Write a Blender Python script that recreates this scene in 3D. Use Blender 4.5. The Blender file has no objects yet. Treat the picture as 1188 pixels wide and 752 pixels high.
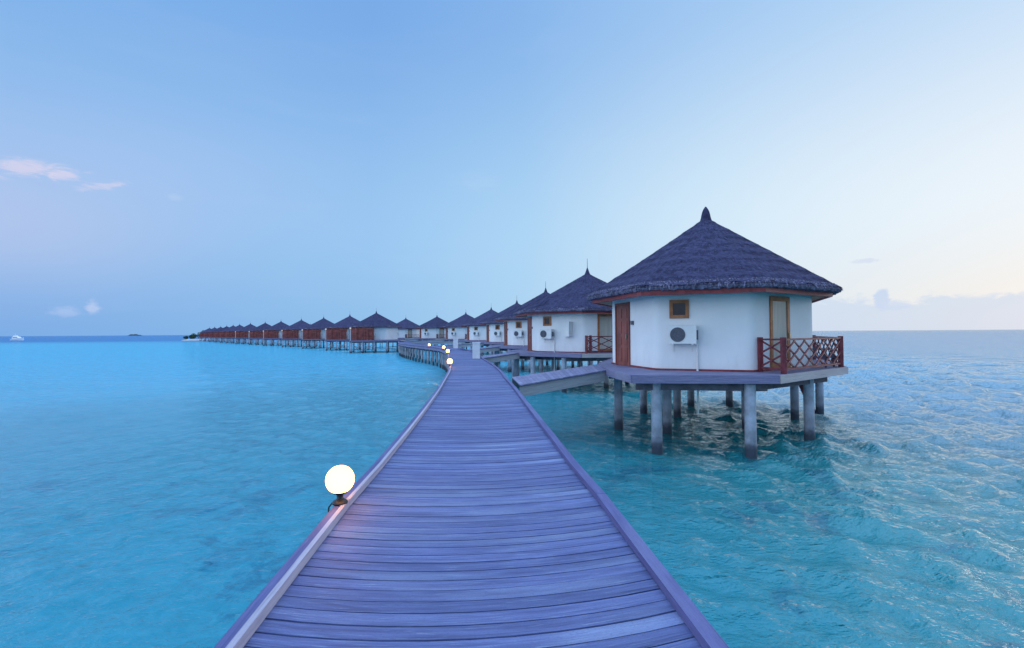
import bpy, math, random
import numpy as np
from mathutils import Vector, Matrix
random.seed(7)
rng = np.random.default_rng(11)
R = math.radians
sc = bpy.context.scene
col = sc.collection
WATER = -1.9
FLOOR = 0.32

# ------------------------------------------------------------------ camera
cam_d = bpy.data.cameras.new('camera')
cam = bpy.data.objects.new('camera', cam_d)
col.objects.link(cam)
cam_d.sensor_fit = 'HORIZONTAL'
cam_d.sensor_width = 36.0
cam_d.lens = 36.0 * 560 / 1188
cam_d.clip_start = 0.05
cam_d.clip_end = 30000
cam.matrix_world = (Matrix.Translation((0, 0, 1.5)) @ Matrix.Rotation(R(90 + 1.03), 4, 'X')
                    @ Matrix.Rotation(R(-0.385), 4, 'Z'))
sc.camera = cam

# ------------------------------------------------------------------ render and exposure
sc.view_settings.view_transform = 'Standard'
sc.view_settings.look = 'None'
sc.view_settings.gamma = 1
sc.view_settings.exposure = 0.10
sc.view_settings.use_curve_mapping = False
sc.render.engine = 'CYCLES'
sc.cycles.use_denoising = True
sc.cycles.max_bounces = 8
sc.cycles.transparent_max_bounces = 8
sc.cycles.sample_clamp_indirect = 4.0
sc.cycles.caustics_reflective = False
sc.cycles.caustics_refractive = False

# ------------------------------------------------------------------ node helpers
class NT:
    def __init__(s, tree):
        s.t = tree
        s.t.nodes.clear()
    def n(s, typ, **kw):
        nd = s.t.nodes.new(typ)
        for k, v in kw.items():
            setattr(nd, k, v)
        return nd
    def link(s, a, b):
        s.t.links.new(a, b)
    def put(s, sock, v):
        if isinstance(v, bpy.types.NodeSocket):
            s.link(v, sock)
        elif v is not None:
            sock.default_value = v
    def math(s, op, a, b=None, c=None, clamp=False):
        nd = s.n('ShaderNodeMath', operation=op, use_clamp=clamp)
        s.put(nd.inputs[0], a)
        s.put(nd.inputs[1], b)
        s.put(nd.inputs[2], c)
        return nd.outputs[0]
    def smooth(s, v, lo, hi, a=0.0, b=1.0):
        nd = s.n('ShaderNodeMapRange', interpolation_type='SMOOTHSTEP')
        s.put(nd.inputs[0], v)
        nd.inputs[1].default_value = lo
        nd.inputs[2].default_value = hi
        nd.inputs[3].default_value = a
        nd.inputs[4].default_value = b
        return nd.outputs[0]
    def mix(s, f, a, b, mode='MIX'):
        nd = s.n('ShaderNodeMix', data_type='RGBA', blend_type=mode)
        s.put(nd.inputs[0], f)
        for sk, v in ((nd.inputs[6], a), (nd.inputs[7], b)):
            s.put(sk, v if isinstance(v, bpy.types.NodeSocket) else (*v[:3], 1.0))
        return nd.outputs[2]
    def ramp(s, f, stops, interp='LINEAR'):
        nd = s.n('ShaderNodeValToRGB')
        nd.color_ramp.interpolation = interp
        e = nd.color_ramp.elements
        while len(e) < len(stops):
            e.new(0.5)
        for el, (p, c) in zip(e, stops):
            el.position = p
            el.color = (*c, 1.0)
        s.put(nd.inputs[0], f)
        return nd.outputs[0]
    def noise(s, vec, scale, detail=4, rough=0.55, dist=0.0):
        nd = s.n('ShaderNodeTexNoise')
        s.put(nd.inputs['Vector'], vec)
        nd.inputs['Scale'].default_value = scale
        nd.inputs['Detail'].default_value = detail
        nd.inputs['Roughness'].default_value = rough
        nd.inputs['Distortion'].default_value = dist
        return nd.outputs[0]
    def mapping(s, vec, scale=(1, 1, 1), rot=(0, 0, 0), loc=(0, 0, 0)):
        nd = s.n('ShaderNodeMapping')
        s.put(nd.inputs[0], vec)
        nd.inputs['Location'].default_value = loc
        nd.inputs['Rotation'].default_value = rot
        nd.inputs['Scale'].default_value = scale
        return nd.outputs[0]
    def bump(s, h, strength, dist=0.02, normal=None):
        nd = s.n('ShaderNodeBump')
        s.put(nd.inputs['Height'], h)
        s.put(nd.inputs['Strength'], strength)
        nd.inputs['Distance'].default_value = dist
        if normal is not None:
            s.link(normal, nd.inputs['Normal'])
        return nd.outputs[0]

# ------------------------------------------------------------------ sky
SUN_AZ, SUN_EL = 68.0, 4.0          # degrees to the right of straight ahead, above the horizon
world = bpy.data.worlds.new('World')
sc.world = world
world.use_nodes = True
w = NT(world.node_tree)
dirv = w.n('ShaderNodeTexCoord').outputs['Generated']
sep = w.n('ShaderNodeSeparateXYZ')
w.link(dirv, sep.inputs[0])
dx, dy, dz = sep.outputs
el = w.math('DEGREES', w.math('ARCSINE', dz))
az = w.math('DEGREES', w.math('ARCTAN2', dx, dy))
hl = w.math('SQRT', w.math('ADD', w.math('MULTIPLY', dx, dx), w.math('ADD', w.math('MULTIPLY', dy, dy), 1e-6)))
dot = w.math('DIVIDE', w.math('ADD', w.math('MULTIPLY', dx, math.sin(R(SUN_AZ))),
                              w.math('MULTIPLY', dy, math.cos(R(SUN_AZ)))), hl)
d01 = w.math('MULTIPLY_ADD', dot, 0.5, 0.5)  # lowest stops below: unseen sky behind the camera, brightened to light the walls
low = w.ramp(d01, [(0.0, (1.3, 1.58, 1.95)), (0.18, (1.05, 1.3, 1.7)), (0.29, (.20, .43, .82)), (0.55, (.29, .55, .87)), (0.70, (.42, .67, .92)),
                   (0.86, (.68, .82, .95)), (0.97, (.90, .87, .84))])
midc = w.ramp(d01, [(0.0, (1.55, 1.88, 2.35)), (0.18, (1.25, 1.55, 2.0)), (0.29, (.31, .54, .88)), (0.55, (.33, .585, .91)), (0.70, (.425, .68, .94)),
                    (0.86, (.68, .85, .98)), (0.97, (.86, .93, .99))])
top = w.ramp(d01, [(0.0, (.60, .90, 1.4)), (0.18, (.50, .80, 1.2)), (0.29, (.20, .44, .84)), (0.55, (.20, .42, .83)), (0.70, (.25, .48, .86)),
                   (0.97, (.44, .67, .95))])
skyc = w.mix(w.smooth(el, 0.5, 12), low, midc)
skyc = w.mix(w.smooth(el, 10, 36), skyc, top)
# sky above the frame, made extra bright and blue to light the scene
skyc = w.mix(w.smooth(el, 38, 62), skyc, (.98, 1.48, 2.35))
# soft broad streaks of thin high cloud
vst = w.mapping(dirv, scale=(1.0, 1.0, 5.0))
st = w.noise(vst, 2.2, 5, 0.55, 0.4)
skyc = w.mix(w.math('MULTIPLY', w.smooth(st, 0.45, 0.80), 0.07), skyc, (.62, .74, .94))
cn = w.noise(w.mapping(dirv, scale=(1, 1, 2.2)), 16, 7, 0.6, 0.3)
cn2 = w.noise(w.mapping(dirv, scale=(1, 1, 1.6)), 60, 6, 0.6, 0.2)
def blob(a0, e0, sa, se, tilt=0.0):
    da = w.math('SUBTRACT', az, a0)
    de = w.math('SUBTRACT', w.math('SUBTRACT', el, e0), w.math('MULTIPLY', da, tilt))
    q = w.math('ADD', w.math('POWER', w.math('DIVIDE', w.math('ABSOLUTE', da), sa), 2.0),
               w.math('POWER', w.math('DIVIDE', w.math('ABSOLUTE', de), se), 2.0))
    return w.math('EXPONENT', w.math('MULTIPLY', q, -1.0))
def cloud(a0, e0, sa, se, colr, amount, nz, tilt=0.0, lo=0.42, hi=0.62, nw=.6):
    global skyc
    bl_ = blob(a0, e0, sa, se, tilt)
    m_ = w.smooth(w.math('ADD', w.math('MULTIPLY', nz, nw), w.math('MULTIPLY', bl_, 0.55)), lo + .14 + (nw - .6) * .5, hi + .18 + (nw - .6) * .5)
    skyc = w.mix(w.math('MULTIPLY', w.math('MULTIPLY', m_, amount), w.smooth(bl_, .01, .25)), skyc, colr)
skyc = w.mix(w.math('MULTIPLY', blob(-48, 9.5, 13, 5.5), .62), skyc, (.52, .60, .86))
skyc = w.mix(w.math('MULTIPLY', blob(-37, 16, 16, 5), .35), skyc, (.45, .60, .92))
cn3 = w.noise(w.mapping(dirv, scale=(1, 1, 4.0)), 34, 8, 0.62, 0.6)
cloud(-45.4, 13.8, 2.4, .75, (.74, .70, .87), 0.75, cn3, .2, .30, .74, 1.3)
cloud(-43.0, 13.75, 1.4, .5, (.76, .71, .88), 0.7, cn3, .2, .30, .74, 1.3)
cloud(-40.4, 13.3, 1.8, .40, (.70, .69, .88), 0.65, cn3, .24, .30, .74, 1.3)
cloud(-35, 13.2, 1.0, .5, (.56, .68, .92), 0.3, cn3, 0, .40, .72)
cloud(-41.0, 2.5, .8, .95, (.55, .66, .92), 0.7, cn2, 0, .40, .70)
cloud(-42.8, 2.1, 1.6, .7, (.45, .60, .91), 0.6, cn2, 0, .40, .72)
cloud(-4, 17.3, 4.5, 2.0, (.45, .66, .93), 0.35, cn3, 0, .38, .75)
# cloud bank low on the right, with a little tower on it
bank = w.math('MULTIPLY', w.smooth(az, 24, 33), w.smooth(
    w.math('ADD', el, w.math('MULTIPLY', w.math('SUBTRACT', cn, 0.5), 5.0)), 3.2, 2.3))
skyc = w.mix(w.math('MULTIPLY', bank, 0.62), skyc, (.54, .69, .90))
cloud(37.5, 2.9, .75, 1.15, (.58, .70, .91), 0.95, cn2, 0, .34, .50)
cloud(38.6, 2.3, 1.2, .6, (.60, .72, .91), 0.8, cn2, 0, .36, .56)
cloud(36.4, 6.6, 1.6, .35, (.62, .70, .90), 0.6, cn2)
nish = w.n('ShaderNodeTexSky', sky_type='NISHITA')
nish.sun_disc = False
nish.sun_elevation = R(SUN_EL)
nish.sun_rotation = R(SUN_AZ)
tot = w.mix(1.0, w.mix(1.0, skyc, (8.9, 8.9, 8.95), 'MULTIPLY'), w.mix(1.0, nish.outputs[0], (.06, .06, .06), 'MULTIPLY'), 'ADD')
bg = w.n('ShaderNodeBackground')
w.link(tot, bg.inputs[0])
bg.inputs[1].default_value = 0.1
wo = w.n('ShaderNodeOutputWorld')
w.link(bg.outputs[0], wo.inputs[0])

sun_d = bpy.data.lights.new('sun', 'SUN')
sun_d.energy = 0.4
sun_d.angle = R(14)
sun_d.color = (1.0, .94, .90)
sun = bpy.data.objects.new('sun', sun_d)
col.objects.link(sun)
sun.rotation_euler = Vector((-math.sin(R(SUN_AZ)) * math.cos(R(SUN_EL + 5)), -math.cos(R(SUN_AZ)) * math.cos(R(SUN_EL + 5)),
                             -math.sin(R(SUN_EL + 5)))).to_track_quat('-Z', 'Y').to_euler()

# ------------------------------------------------------------------ materials
def mat(name, base, rough=0.7, var=0.25, nscale=4.0, bump=0.0, bscale=40.0, bdist=0.01, spec=0.3, metal=0.0, stretch=(1, 1, 1), attr=0.0,
        stain=None, coord='Object', each=0.0, streak=0.0):
    m = bpy.data.materials.new(name)
    m.use_nodes = True
    g = NT(m.node_tree)
    tc = g.n('ShaderNodeTexCoord').outputs[coord]
    v = g.mapping(tc, scale=stretch)
    nz = g.noise(v, nscale, 6, 0.6)
    f = g.smooth(nz, 0.3, 0.7)
    c = g.mix(f, tuple(x * (1 - var) for x in base), tuple(min(1, x * (1 + var)) for x in base))
    if attr:
        at = g.n('ShaderNodeAttribute', attribute_name='tint')
        c = g.mix(1.0, c, g.ramp(at.outputs['Fac'], [(0, (1 - attr,) * 3), (1, (1 + attr,) * 3)]), 'MULTIPLY')
    if each:
        oi = g.n('ShaderNodeObjectInfo').outputs['Random']
        c = g.mix(1.0, c, g.ramp(oi, [(0, (1 - each, 1 - each, 1 - each)), (1, (1 + each, 1 + each * .9, 1 + each * .7))]), 'MULTIPLY')
    if streak:
        # rain runs and damp marks down the wall, soiling just above the floor
        ra = g.noise(g.mapping(tc, scale=(3.6, 3.6, .5)), 1.0, 7, .72, .5)
        c = g.mix(g.math('MULTIPLY', g.smooth(ra, .52, .78), streak), c, (.50, .48, .44))
        so = g.n('ShaderNodeSeparateXYZ')
        g.link(tc, so.inputs[0])
        lowz = g.math('ADD', so.outputs[2], g.math('MULTIPLY', g.math('SUBTRACT', ra, .5), -1.2))
        c = g.mix(g.smooth(lowz, 2.75, 2.2, 0, streak * .9), c, (.46, .44, .42))
    if stain:
        zc, zw, sc_ = stain
        ps = g.n('ShaderNodeNewGeometry').outputs['Position']
        sp = g.n('ShaderNodeSeparateXYZ')
        g.link(ps, sp.inputs[0])
        zz = g.math('ADD', sp.outputs[2], g.math('MULTIPLY', g.math('SUBTRACT', g.noise(ps, 5, 3), 0.5), 0.35))
        c = g.mix(g.smooth(zz, zc + zw, zc), c, sc_)
    b = g.n('ShaderNodeBsdfPrincipled')
    g.link(c, b.inputs['Base Color'])
    b.inputs['Roughness'].default_value = rough
    b.inputs['Specular IOR Level'].default_value = spec
    b.inputs['Metallic'].default_value = metal
    if bump:
        nb = g.noise(v, bscale, 5, 0.65)
        g.link(g.bump(nb, bump, bdist), b.inputs['Normal'])
    o = g.n('ShaderNodeOutputMaterial')
    g.link(b.outputs[0], o.inputs[0])
    return m

def wood_mat(name, base, dark, light, rough=0.62, u_s=1.6, v_s=26, grain=0.8, tint=0.22):
    """weathered boards: UV u runs along the board in metres, v across it; 'tint' is a value per board"""
    m = bpy.data.materials.new(name)
    m.use_nodes = True
    g = NT(m.node_tree)
    uv = g.n('ShaderNodeTexCoord').outputs['UV']
    n1 = g.noise(g.mapping(uv, scale=(u_s, v_s, 1)), 1.0, 8, 0.65, 0.4)
    n2 = g.noise(g.mapping(uv, scale=(u_s * .35, 2.2, 1)), 1.0, 4, 0.5)
    n3 = g.noise(g.mapping(uv, scale=(u_s * 5, v_s * 6, 1)), 1.0, 3, 0.6)
    c = g.mix(g.smooth(n1, 0.32, 0.68), dark, base)
    c = g.mix(g.math('MULTIPLY', g.smooth(n2, 0.48, 0.72), 0.42), c, light)
    c = g.mix(g.math('MULTIPLY', g.smooth(n3, 0.55, 0.75), grain), c, dark)
    n4 = g.noise(g.mapping(uv, scale=(u_s * 2.2, v_s * 3.2, 1)), 1.0, 5, 0.7, 0.2)
    c = g.mix(g.math('MULTIPLY', g.smooth(n4, 0.54, 0.70), .65), c, light)
    n6 = g.noise(g.mapping(uv, scale=(u_s * .55, v_s * 2.6, 1)), 1.0, 2, 0.5, .6)
    c = g.mix(g.math('MULTIPLY', g.smooth(n6, 0.655, 0.70), .8), c, tuple(x * .45 for x in dark))
    n5 = g.noise(g.mapping(uv, scale=(60, 160, 1)), 1.0, 2, 0.6)
    c = g.mix(g.math('MULTIPLY', g.smooth(n5, 0.48, 0.75), .5), c, dark)
    at = g.n('ShaderNodeAttribute', attribute_name='tint')
    c = g.mix(1.0, c, g.ramp(at.outputs['Fac'], [(0, (1 - tint, 1 - tint, 1 - tint * .8)), (.6, (1, .97, 1)), (1, (1 + tint, 1 + tint, 1 + tint))]), 'MULTIPLY')
    b = g.n('ShaderNodeBsdfPrincipled')
    g.link(c, b.inputs['Base Color'])
    g.put(b.inputs['Roughness'], g.smooth(n1, .2, .8, rough - .1, rough + .15))
    b.inputs['Specular IOR Level'].default_value = 0.35
    g.link(g.bump(g.math('ADD', n1, g.math('MULTIPLY', n3, 0.6)), 0.55, 0.006), b.inputs['Normal'])
    o = g.n('ShaderNodeOutputMaterial')
    g.link(b.outputs[0], o.inputs[0])
    return m

M = {}
M['plank'] = wood_mat('weathered_planks', (.172, .205, .395), (.090, .105, .23), (.36, .425, .56))
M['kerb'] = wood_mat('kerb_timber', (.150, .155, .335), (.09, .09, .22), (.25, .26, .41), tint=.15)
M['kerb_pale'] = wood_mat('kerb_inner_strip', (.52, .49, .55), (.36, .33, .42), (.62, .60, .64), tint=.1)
M['deck'] = wood_mat('villa_deck_boards', (.26, .25, .38), (.16, .15, .25), (.39, .39, .49))
M['pale_wood'] = wood_mat('pale_fascia_timber', (.50, .47, .46), (.36, .33, .34), (.60, .58, .57), tint=.1)
M['beam'] = mat('dark_joist_timber', (.13, .12, .15), .8, .3, 3, .4, 30)
M['stilt'] = mat('stilt_concrete', (.40, .42, .49), .75, .30, 2.2, .5, 25, .01, stain=(-1.74, .42, (.06, .07, .095)))
M['jetty_post'] = mat('jetty_post_timber', (.36, .35, .38), .8, .3, 3, .5, 25, .01, stain=(-1.6, .3, (.07, .075, .09)))
M['stucco'] = mat('white_stucco', (.88, .88, .88), .85, .03, 1.2, .25, 60, .004, .2, each=.03, streak=.15)
M['trim'] = mat('red_trim_timber', (.24, .045, .05), .55, .3, 6, .3, 40)
M['rail'] = mat('red_rail_timber', (.17, .035, .045), .5, .35, 5, .3, 40)
M['screen'] = mat('red_screen_boards', (.27, .055, .042), .6, .4, 1.5, .3, 30, attr=.35)
M['door'] = mat('brown_door_timber', (.25, .07, .05), .5, .35, 3, .3, 30, stretch=(1, 1, .25))
M['frame'] = mat('window_frame_timber', (.38, .15, .065), .5, .25, 5, .3, 40)
M['soffit'] = mat('soffit_boards', (.30, .24, .19), .8, .3, 6, .3, 30)
M['thatch'] = mat('thatch', (.061, .059, .118), .95, .30, 7, .9, 55, .03, .1, attr=.38, each=.16)
M['thatch_rim'] = mat('thatch_cut_edge', (.18, .17, .25), .95, .4, 12, .9, 60, .03, .1, attr=.5)
M['plastic'] = mat('white_plastic', (.78, .77, .75), .45, .05, 3, spec=.4)
M['grille'] = mat('dark_grille', (.12, .12, .15), .5, .2, 20)
M['metal'] = mat('black_metal', (.012, .011, .014), .4, .2, 10, spec=.5)
M['brass'] = mat('door_metal', (.55, .48, .36), .3, .1, 10, metal=1.0)
M['concrete_white'] = mat('white_painted_bollard', (.78, .78, .80), .8, .08, 3, .2, 40)
M['wicker'] = mat('lounger_weave', (.10, .11, .17), .7, .3, 30, .5, 90)
M['boat'] = mat('white_gelcoat', (.86, .86, .86), .25, .03, 2, spec=.5)
M['boat_glass'] = mat('dark_boat_glass', (.02, .03, .05), .15, .1, 2, spec=.6)
M['sand'] = mat('beach_sand', (.62, .55, .45), .9, .15, .5, .4, 10)
M['leaf'] = mat('island_foliage', (.05, .10, .03), .7, .5, .6, attr=.5)
M['palm'] = mat('palm_fronds', (.06, .11, .04), .7, .3, 1, attr=.3)
M['trunk'] = mat('tree_bark', (.12, .10, .09), .9, .3, 3)
M['far_land'] = mat('far_island_scrub', (.055, .085, .10), .9, .3, .02)

def glass_mat(name, base, rough=.08):
    m = bpy.data.materials.new(name)
    m.use_nodes = True
    g = NT(m.node_tree)
    tc = g.n('ShaderNodeTexCoord').outputs['Object']
    nz = g.noise(g.mapping(tc, scale=(7, 7, .4)), 1.0, 4, .6)
    c = g.mix(g.smooth(nz, .35, .65), tuple(x * .82 for x in base), base)
    b = g.n('ShaderNodeBsdfPrincipled')
    g.link(c, b.inputs['Base Color'])
    b.inputs['Roughness'].default_value = rough
    b.inputs['Specular IOR Level'].default_value = .25
    o = g.n('ShaderNodeOutputMaterial')
    g.link(b.outputs[0], o.inputs[0])
    return m
M['dark_pane'] = glass_mat('dark_window_glass', (.02, .022, .035))
M['curtain_pane'] = glass_mat('curtained_glass', (.55, .52, .45))

def lamp_mat(name, colr, strength):
    m = bpy.data.materials.new(name)
    m.use_nodes = True
    g = NT(m.node_tree)
    e = g.n('ShaderNodeEmission')
    lw = g.n('ShaderNodeLayerWeight')
    lw.inputs[0].default_value = .35
    c = g.mix(lw.outputs['Facing'], colr, (colr[0] * .8, colr[1] * .8, colr[2] * .86))
    g.link(c, e.inputs[0])
    e.inputs[1].default_value = strength
    o = g.n('ShaderNodeOutputMaterial')
    g.link(e.outputs[0], o.inputs[0])
    return m
M['globe'] = lamp_mat('lit_globe', (1.0, .40, .071), 13.0)
M['pole_globe'] = lamp_mat('dim_white_globe', (1.0, .95, .92), .6)

# ------------------------------------------------------------------ mesh helpers
class MB:
    def __init__(s):
        s.v, s.f, s.t, s.uv = [], [], [], []      # verts, faces, tint per face, uvs per face
    def face(s, idx, tint=.5, uv=None):
        s.f.append(tuple(idx))
        s.t.append(tint)
        s.uv.append(uv)
    def hexa(s, p, tint=.5, u0=None, du=None):
        """8 points: bottom 0-3, top 4-7, same winding (ccw from above)"""
        b = len(s.v)
        s.v += [tuple(x) for x in p]
        L = (Vector(p[1]) - Vector(p[0])).length
        W = (Vector(p[3]) - Vector(p[0])).length
        H = (Vector(p[4]) - Vector(p[0])).length
        o = random.uniform(0, 80)
        def q(i, a, c):
            s.face([b + k for k in i], tint, [(o, o), (o + a, o), (o + a, o + c), (o, o + c)])
        q((4, 5, 6, 7), L, W); q((3, 2, 1, 0), L, W)
        q((0, 1, 5, 4), L, H); q((2, 3, 7, 6), L, H)
        q((1, 2, 6, 5), W, H); q((3, 0, 4, 7), W, H)
    def box(s, lo, hi, tint=.5):
        x0, y0, z0 = lo
        x1, y1, z1 = hi
        s.hexa([(x0, y0, z0), (x1, y0, z0), (x1, y1, z0), (x0, y1, z0), (x0, y0, z1), (x1, y0, z1), (x1, y1, z1), (x0, y1, z1)], tint)
    def fbox(s, fr, u0, u1, z0, z1, d0, d1, tint=.5):
        """box in a wall frame: u along the wall, z up, d outwards"""
        o, t, n = fr
        P = lambda u, d, z: o + t * u + n * d + Vector((0, 0, z))
        s.hexa([P(u0, d1, z0), P(u1, d1, z0), P(u1, d0, z0), P(u0, d0, z0), P(u0, d1, z1), P(u1, d1, z1), P(u1, d0, z1), P(u0, d0, z1)], tint)
    def bar(s, p0, p1, wdt, hgt, tint=.5, up=(0, 0, 1)):
        p0, p1 = Vector(p0), Vector(p1)
        d = (p1 - p0).normalized()
        upv = Vector(up)
        if abs(d.dot(upv)) > .98:
            upv = Vector((1, 0, 0))
        sd = d.cross(upv).normalized()
        u = sd.cross(d).normalized()
        a, c = sd * wdt / 2, u * hgt / 2
        s.hexa([p0 + a - c, p1 + a - c, p1 - a - c, p0 - a - c, p0 + a + c, p1 + a + c, p1 - a + c, p0 - a + c], tint)
    def tube(s, p0, p1, r0, r1=None, n=12, tint=.5, caps=True):
        r1 = r0 if r1 is None else r1
        p0, p1 = Vector(p0), Vector(p1)
        d = (p1 - p0).normalized()
        a = d.orthogonal().normalized()
        c = d.cross(a)
        b = len(s.v)
        for k in range(n):
            an = 2 * math.pi * k / n
            e = a * math.cos(an) + c * math.sin(an)
            s.v.append(tuple(p0 + e * r0))
            s.v.append(tuple(p1 + e * r1))
        for k in range(n):
            j = (k + 1) % n
            s.face((b + 2 * k, b + 2 * j, b + 2 * j + 1, b + 2 * k + 1), tint)
        if caps:
            s.face([b + 2 * k for k in reversed(range(n))], tint)
            s.face([b + 2 * k + 1 for k in range(n)], tint)
    def lathe(s, prof, c, n=24, tint=.5):
        b = len(s.v)
        c = Vector(c)
        for r, z in prof:
            for k in range(n):
                an = 2 * math.pi * k / n
                s.v.append((c.x + r * math.cos(an), c.y + r * math.sin(an), c.z + z))
        for i in range(len(prof) - 1):
            for k in range(n):
                j = (k + 1) % n
                s.face((b + i * n + k, b + i * n + j, b + (i + 1) * n + j, b + (i + 1) * n + k), tint)
        s.face([b + k for k in reversed(range(n))], tint)
        s.face([b + (len(prof) - 1) * n + k for k in range(n)], tint)
    def prism(s, poly, z0, z1, tint=.5):
        b = len(s.v)
        n = len(poly)
        for z in (z0, z1):
            s.v += [(p[0], p[1], z) for p in poly]
        L = 0
        for k in range(n):
            j = (k + 1) % n
            d = (Vector(poly[j][:2]) - Vector(poly[k][:2])).length
            s.face((b + k, b + j, b + n + j, b + n + k), tint, [(L, z0), (L + d, z0), (L + d, z1), (L, z1)])
            L += d
        s.face([b + n + k for k in range(n)], tint, [(p[0], p[1]) for p in poly])
        s.face([b + k for k in reversed(range(n))], tint, [(p[0], p[1]) for p in reversed(poly)])
    def build(s, name, m, parent=None, smooth=False, loc=None):
        me = bpy.data.meshes.new(name)
        me.from_pydata(s.v, [], s.f)
        me.update()
        nl = len(me.loops)
        uv = np.zeros((nl, 2), 'f')
        tn = np.zeros(len(s.f), 'f')
        i = 0
        for k, f in enumerate(s.f):
            if s.uv[k]:
                uv[i:i + len(f)] = s.uv[k]
            i += len(f)
            tn[k] = s.t[k]
        me.uv_layers.new(name='UVMap').data.foreach_set('uv', uv.ravel())
        me.attributes.new('tint', 'FLOAT', 'FACE').data.foreach_set('value', tn)
        me.materials.append(m)
        if smooth:
            me.polygons.foreach_set('use_smooth', [True] * len(me.polygons))
            me.set_sharp_from_angle(angle=R(38))
        o = bpy.data.objects.new(name, me)
        col.objects.link(o)
        if parent:
            o.parent = parent
        if loc is not None:
            o.location = loc
        return o

def empty(name, loc, rz=0.0):
    o = bpy.data.objects.new(name, None)
    o.empty_display_size = .3
    col.objects.link(o)
    o.location = loc
    o.rotation_euler = (0, 0, rz)
    return o
def tag(o, label=None, cat=None, group=None, kind=None):
    if label: o['label'] = label
    if cat: o['category'] = cat
    if group: o['group'] = group
    if kind: o['kind'] = kind
    return o
def copy_tree(o, parent=None):
    c = o.copy()
    col.objects.link(c)
    if parent is not None:
        c.parent = parent
    for ch in [x for x in KIDS.get(o.name, [])]:
        copy_tree(ch, c)
    return c
KIDS = {}
def index_kids(root):
    KIDS[root.name] = list(root.children)
    for c in root.children:
        index_kids(c)

# ------------------------------------------------------------------ boardwalk line
PATH = [(.62, -14), (.25, -6), (-.03, 0), (-.2, 2.23), (-.35, 4.4), (-.56, 7.6), (-.76, 10.4), (-.94, 12.8), (-1.12, 14.8), (-1.43, 18.4), (-1.8, 21.6),
        (-2.22, 24.6), (-2.78, 28.4), (-3.55, 34), (-5.0, 42.5), (-6.3, 47.8), (-8.6, 53.5), (-12.6, 63), (-16.4, 74), (-19.2, 86), (-22.5, 98), (-29, 111.5), (-39.5, 124.8), (-51, 139), (-64, 154), (-77, 170), (-100, 196),
        (-120, 220), (-148, 254), (-170, 280)]
def spline(P, step=.05):
    P = [Vector((p[0], p[1], 0)) for p in P]
    P = [P[0] * 2 - P[1]] + P + [P[-1] * 2 - P[-2]]
    out = []
    for i in range(1, len(P) - 2):
        a, b, c, d = P[i - 1:i + 3]
        # centripetal-like finite difference tangents
        la, lb, lc = (b - a).length, (c - b).length, (d - c).length
        m1 = ((b - a) / la * lb + (c - b) / lb * la) / (la + lb) * lb
        m2 = ((c - b) / lb * lc + (d - c) / lc * lb) / (lb + lc) * lb
        n = max(2, int(lb / step))
        for k in range(n):
            t = k / n
            h00, h10 = 2 * t**3 - 3 * t**2 + 1, t**3 - 2 * t**2 + t
            h01, h11 = -2 * t**3 + 3 * t**2, t**3 - t**2
            out.append(b * h00 + m1 * h10 + c * h01 + m2 * h11)
    out.append(P[-2])
    return out
LINE = spline(PATH)
ARC = [0.0]
for a_, b_ in zip(LINE, LINE[1:]):
    ARC.append(ARC[-1] + (b_ - a_).length)
ARC_np = np.array(ARC)
LX = np.array([p.x for p in LINE])
LY = np.array([p.y for p in LINE])
def at_arc(sv):
    x = float(np.interp(sv, ARC_np, LX)); y = float(np.interp(sv, ARC_np, LY))
    x2 = float(np.interp(sv + .4, ARC_np, LX)); y2 = float(np.interp(sv + .4, ARC_np, LY))
    x1 = float(np.interp(sv - .4, ARC_np, LX)); y1 = float(np.interp(sv - .4, ARC_np, LY))
    t = Vector((x2 - x1, y2 - y1, 0)).normalized()
    return Vector((x, y, 0)), t, Vector((t.y, -t.x, 0))        # point, tangent, right
def arc_of_y(y):
    return float(np.interp(y, LY, ARC_np))
def half(y):          # half width of the walkway
    return float(np.interp(y, [2.2, 4.4, 5.2, 7.6, 10, 15, 25, 100], [1.12, 1.11, 1.07, 1.03, 1.0, .965, .95, .95]))

# ================================================================== SEA
def grid_lines(a, b, fine, far_lo, far_hi, g=1.05):
    xs = list(np.arange(a, b, fine))
    st, x = fine, xs[-1]
    while x < far_hi:
        st *= g; x += st; xs.append(x)
    st, x = fine, xs[0]
    pre = []
    while x > far_lo:
        st *= g; x -= st; pre.append(x)
    return np.array(pre[::-1] + xs)
gx = grid_lines(-8, 27, .10, -9000, 9000, 1.04)
gy = grid_lines(1.5, 34, .10, -60, 12000, 1.02)
XX, YY = np.meshgrid(gx, gy)
SX, SY = np.meshgrid(np.gradient(gx), np.gradient(gy))
SP = np.maximum(SX, SY)
H = np.zeros_like(XX)
# the open side (right) is choppy, the lagoon side (left, sheltered by the jetty) only ripples
expo = 1 / (1 + np.exp(-(XX - 5.0 - .12 * (YY - 8)) / 1.6))
amp_field = .42 + 1.05 * expo
for k in range(90):
    lam = math.exp(rng.uniform(math.log(.34), math.log(1.55)))
    th = math.pi + .55 + rng.normal(0, .62)          # running from the right towards the jetty
    kx, ky = 2 * math.pi / lam * math.cos(th), 2 * math.pi / lam * math.sin(th)
    ph = rng.uniform(0, 6.28)
    A = .0062 * lam ** .72
    fade = np.clip(1.25 - SP * 4.0 / lam, 0, 1)
    s_ = np.sin(kx * XX + ky * YY + ph + .6 * np.sin(.13 * XX + .17 * YY + k))
    H += A * fade * (s_ - .28 * np.cos(2 * (kx * XX + ky * YY + ph)))
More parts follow.
